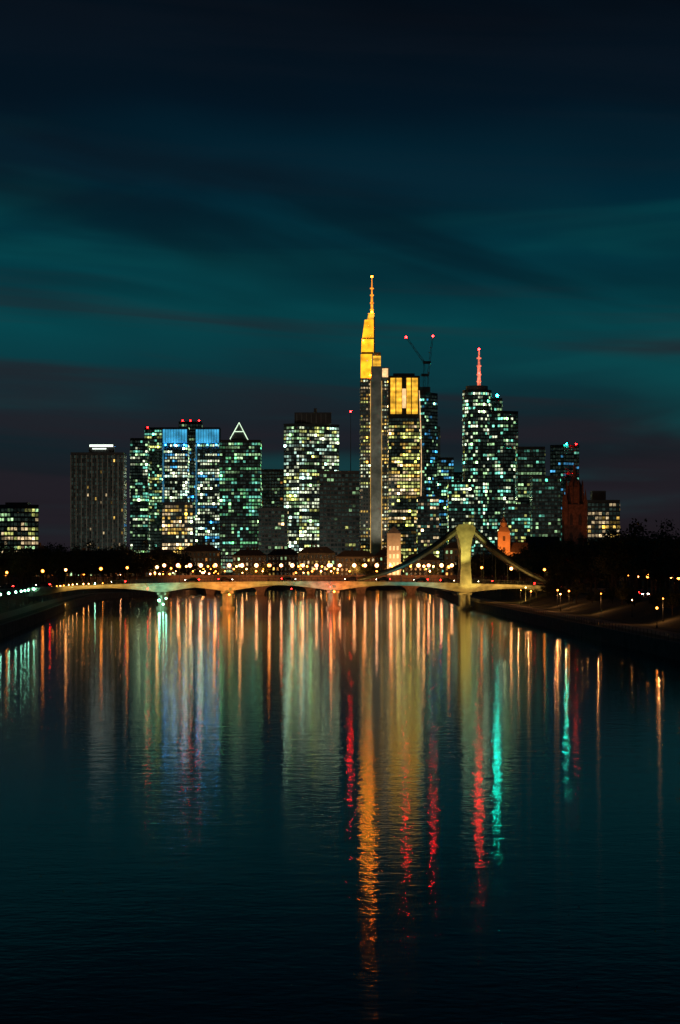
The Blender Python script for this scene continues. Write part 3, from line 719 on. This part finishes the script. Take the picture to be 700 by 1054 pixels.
# ------------------------------------------------------------ cars
def car_template(mi):
    e=empty('car',(0,0,-500),'','car'); parts=[]
    prof=[(-2.1,.35),(-2.15,.8),(-1.9,.95),(-1.2,1.0),(1.0,1.0),(1.9,.85),(2.15,.65),(2.15,.35)]
    def ext(prof,w0,w1,mat,nm):
        mb=MB(); n=len(prof); vs=[(a,-w0,b_) for a,b_ in prof]+[(a,w0,b_) for a,b_ in prof]
        mb.add(vs,[tuple(range(n)),tuple(range(2*n-1,n-1,-1))]+[(i,n+i,n+(i+1)%n,(i+1)%n) for i in range(n)]); o=mb.build(nm,[mat],None); o.parent=e; parts.append(o)
    ext(prof,.88,.88,CARP[mi],'body'); ext([(-1.7,.99),(-1.15,1.42),(.25,1.45),(1.0,.99)],.76,.7,M['carglass'],'windows'); ext([(-1.2,1.425),(-1.0,1.47),(.15,1.49),(.3,1.44)],.74,.7,CARP[mi],'roof')
    for sx in(-1.3,1.35):
        for sy in(-.85,.85):
            mb=MB(); mb.tube((sx,sy-.1,.33),(sx,sy+.1,.33),.33,.33,12); o=mb.build('wheel',[M['tyre']],None); o.parent=e; parts.append(o)
    for sy in(-.72,.72):
        mb=MB(); mb.box(2.1,2.2,sy-.17,sy+.17,.6,.78); o=mb.build('headlight',[M['head']],None); o.parent=e; parts.append(o)
        mb=MB(); mb.box(-2.25,-2.0,sy-.17,sy+.18,.72,.92); o=mb.build('tail_light',[M['tail']],None); o.parent=e; parts.append(o)
    return e,parts
CT=[car_template(i) for i in range(3)]; cu=set(); CN=('dark hatchback','silver hatchback','red hatchback')
def put_car(x,y,z,rot,where,grp):
    k=rng.randrange(3); e0,pp=CT[k]
    if k not in cu: cu.add(k); e=e0
    else:
        e=e0.copy(); COL.objects.link(e)
        for p in pp:
            c=p.copy(); COL.objects.link(c); c.parent=e
    e.location=(x,y,z); e.rotation_euler=(0,0,rot); e['label']='%s with lights on %s'%(CN[k],where); e['category']='car'; e['group']=grp
x=-105
while x<72:
    d=rng.random()<.5; put_car(x,D+(-3 if d else 3),dz(x)+.012,0 if d else math.pi,'crossing the bridge','cars on the bridge'); x+=rng.uniform(6.5,15) if 0<x<35 else rng.uniform(9,24)
for y in range(430,1000,30):
    put_car(interp(RE,y)+(34.5 if (y//30)%2 else 38.8),y+rng.uniform(-6,6),5.51,math.pi/2 if (y//30)%2 == 0 else -math.pi/2,'on the riverside road','cars on the riverside road')

# ------------------------------------------------------------ world
W=bpy.data.worlds.new('World'); S.world=W; W.use_nodes=True; nt=W.node_tree; N=nt.nodes; Lk=nt.links
for n in list(N): N.remove(n)
out=N.new('ShaderNodeOutputWorld'); bg=N.new('ShaderNodeBackground'); Lk.new(bg.outputs[0],out.inputs[0])
tc=N.new('ShaderNodeTexCoord'); sp_=N.new('ShaderNodeSeparateXYZ'); Lk.new(tc.outputs['Generated'],sp_.inputs[0])
def lin(c): return tuple(((v/255)/12.92 if v/255<=.04045 else (((v/255)+.055)/1.055)**2.4) for v in c)+(1,)
def dot(vec,w):
    d=N.new('ShaderNodeVectorMath'); d.operation='DOT_PRODUCT'; Lk.new(vec,d.inputs[0]); d.inputs[1].default_value=w; return d.outputs['Value']
def cloud(a,c,slope,lo,hi,det,dist,off,rough=.5):
    cb=N.new('ShaderNodeCombineXYZ'); G=tc.outputs['Generated']
    Lk.new(dot(G,(a,0,-a*slope)),cb.inputs[0]); Lk.new(dot(G,(0,1.5,0)),cb.inputs[1]); Lk.new(dot(G,(c*slope,0,c)),cb.inputs[2])
    ad=N.new('ShaderNodeVectorMath'); ad.inputs[1].default_value=off; Lk.new(cb.outputs[0],ad.inputs[0])
    n=N.new('ShaderNodeTexNoise'); n.inputs['Scale'].default_value=1; n.inputs['Detail'].default_value=det; n.inputs['Distortion'].default_value=dist; n.inputs['Roughness'].default_value=rough
    Lk.new(ad.outputs[0],n.inputs['Vector'])
    m_=N.new('ShaderNodeMapRange'); m_.interpolation_type='SMOOTHSTEP'; m_.inputs[1].default_value=lo; m_.inputs[2].default_value=hi; Lk.new(n.outputs['Fac'],m_.inputs[0]); return m_.outputs[0]
def mth(op,a,b):
    m_=N.new('ShaderNodeMath'); m_.operation=op
    for i,v in enumerate((a,b)):
        if isinstance(v,(int,float)): m_.inputs[i].default_value=v
        else: Lk.new(v,m_.inputs[i])
    return m_.outputs[0]
def mix(f,a,col):
    m_=N.new('ShaderNodeMix'); m_.data_type='RGBA'; Lk.new(f,m_.inputs[0]); Lk.new(a,m_.inputs[6]); m_.inputs[7].default_value=col; return m_.outputs[2]
wob=cloud(6,14,.1,0,1,2,.3,(2,7,3))
el_=mth('ADD',mth('MULTIPLY',sp_.outputs['Z'],3.0),mth('MULTIPLY',mth('SUBTRACT',wob,.5),.10))
rp=N.new('ShaderNodeValToRGB'); Lk.new(el_,rp.inputs[0]); cr=rp.color_ramp
stops=[(588,(33,26,31)),(510,(28,26,32)),(440,(18,35,42)),(380,(11,53,61)),(325,(6,68,75)),(260,(3,55,66)),(190,(2,37,51)),(110,(3,21,34)),(20,(4,12,21))]
while len(cr.elements)>1: cr.elements.remove(cr.elements[-1])
cr.elements[0].position=0; cr.elements[0].color=lin(stops[0][1])
for y_,c in stops[1:]:
    el=cr.elements.new((588-y_)/2300*3.0); el.color=lin(c)
mk=N.new('ShaderNodeMapRange'); mk.inputs[1].default_value=.15; mk.inputs[2].default_value=.11; mk.inputs[3].default_value=.08; mk.inputs[4].default_value=.8; Lk.new(sp_.outputs['Z'],mk.inputs[0])
cA=cloud(5.0,24,.2,.40,.68,3,.5,(9,0,1.3),.45); cB=cloud(3.4,46,.05,.42,.66,4,.7,(3,0,5),.48); cC=cloud(4.5,34,-.03,.44,.72,3.5,.7,(1,4,2),.45)
mk2=N.new('ShaderNodeMapRange'); mk2.inputs[1].default_value=.07; mk2.inputs[2].default_value=.13; mk2.inputs[3].default_value=0; mk2.inputs[4].default_value=.62; Lk.new(sp_.outputs['Z'],mk2.inputs[0])
mkC=N.new('ShaderNodeMapRange'); mkC.inputs[1].default_value=.2; mkC.inputs[2].default_value=.14; Lk.new(sp_.outputs['Z'],mkC.inputs[0])
o_=mix(mth('MULTIPLY',mth('MULTIPLY',cC,.55),mkC.outputs[0]),rp.outputs[0],lin((9,80,84)))
o_=mix(mth('MULTIPLY',cA,mk2.outputs[0]),o_,lin((5,18,29)))
o_=mix(mth('MULTIPLY',cB,mk.outputs[0]),o_,lin((34,31,38)))
Lk.new(o_,bg.inputs[0]); bg.inputs[1].default_value=1.0

# ------------------------------------------------------------ camera
cam=bpy.data.cameras.new('camera'); co=bpy.data.objects.new('camera',cam); COL.objects.link(co); S.camera=co
co.location=(0,0,H); co.rotation_euler=(math.radians(90),0,0); cam.sensor_fit='HORIZONTAL'; cam.sensor_width=36; cam.lens=36*F/700; cam.shift_y=61/700
cam.clip_start=1; cam.clip_end=30000
S.view_settings.view_transform='Standard'; S.view_settings.look='None'; S.view_settings.exposure=0
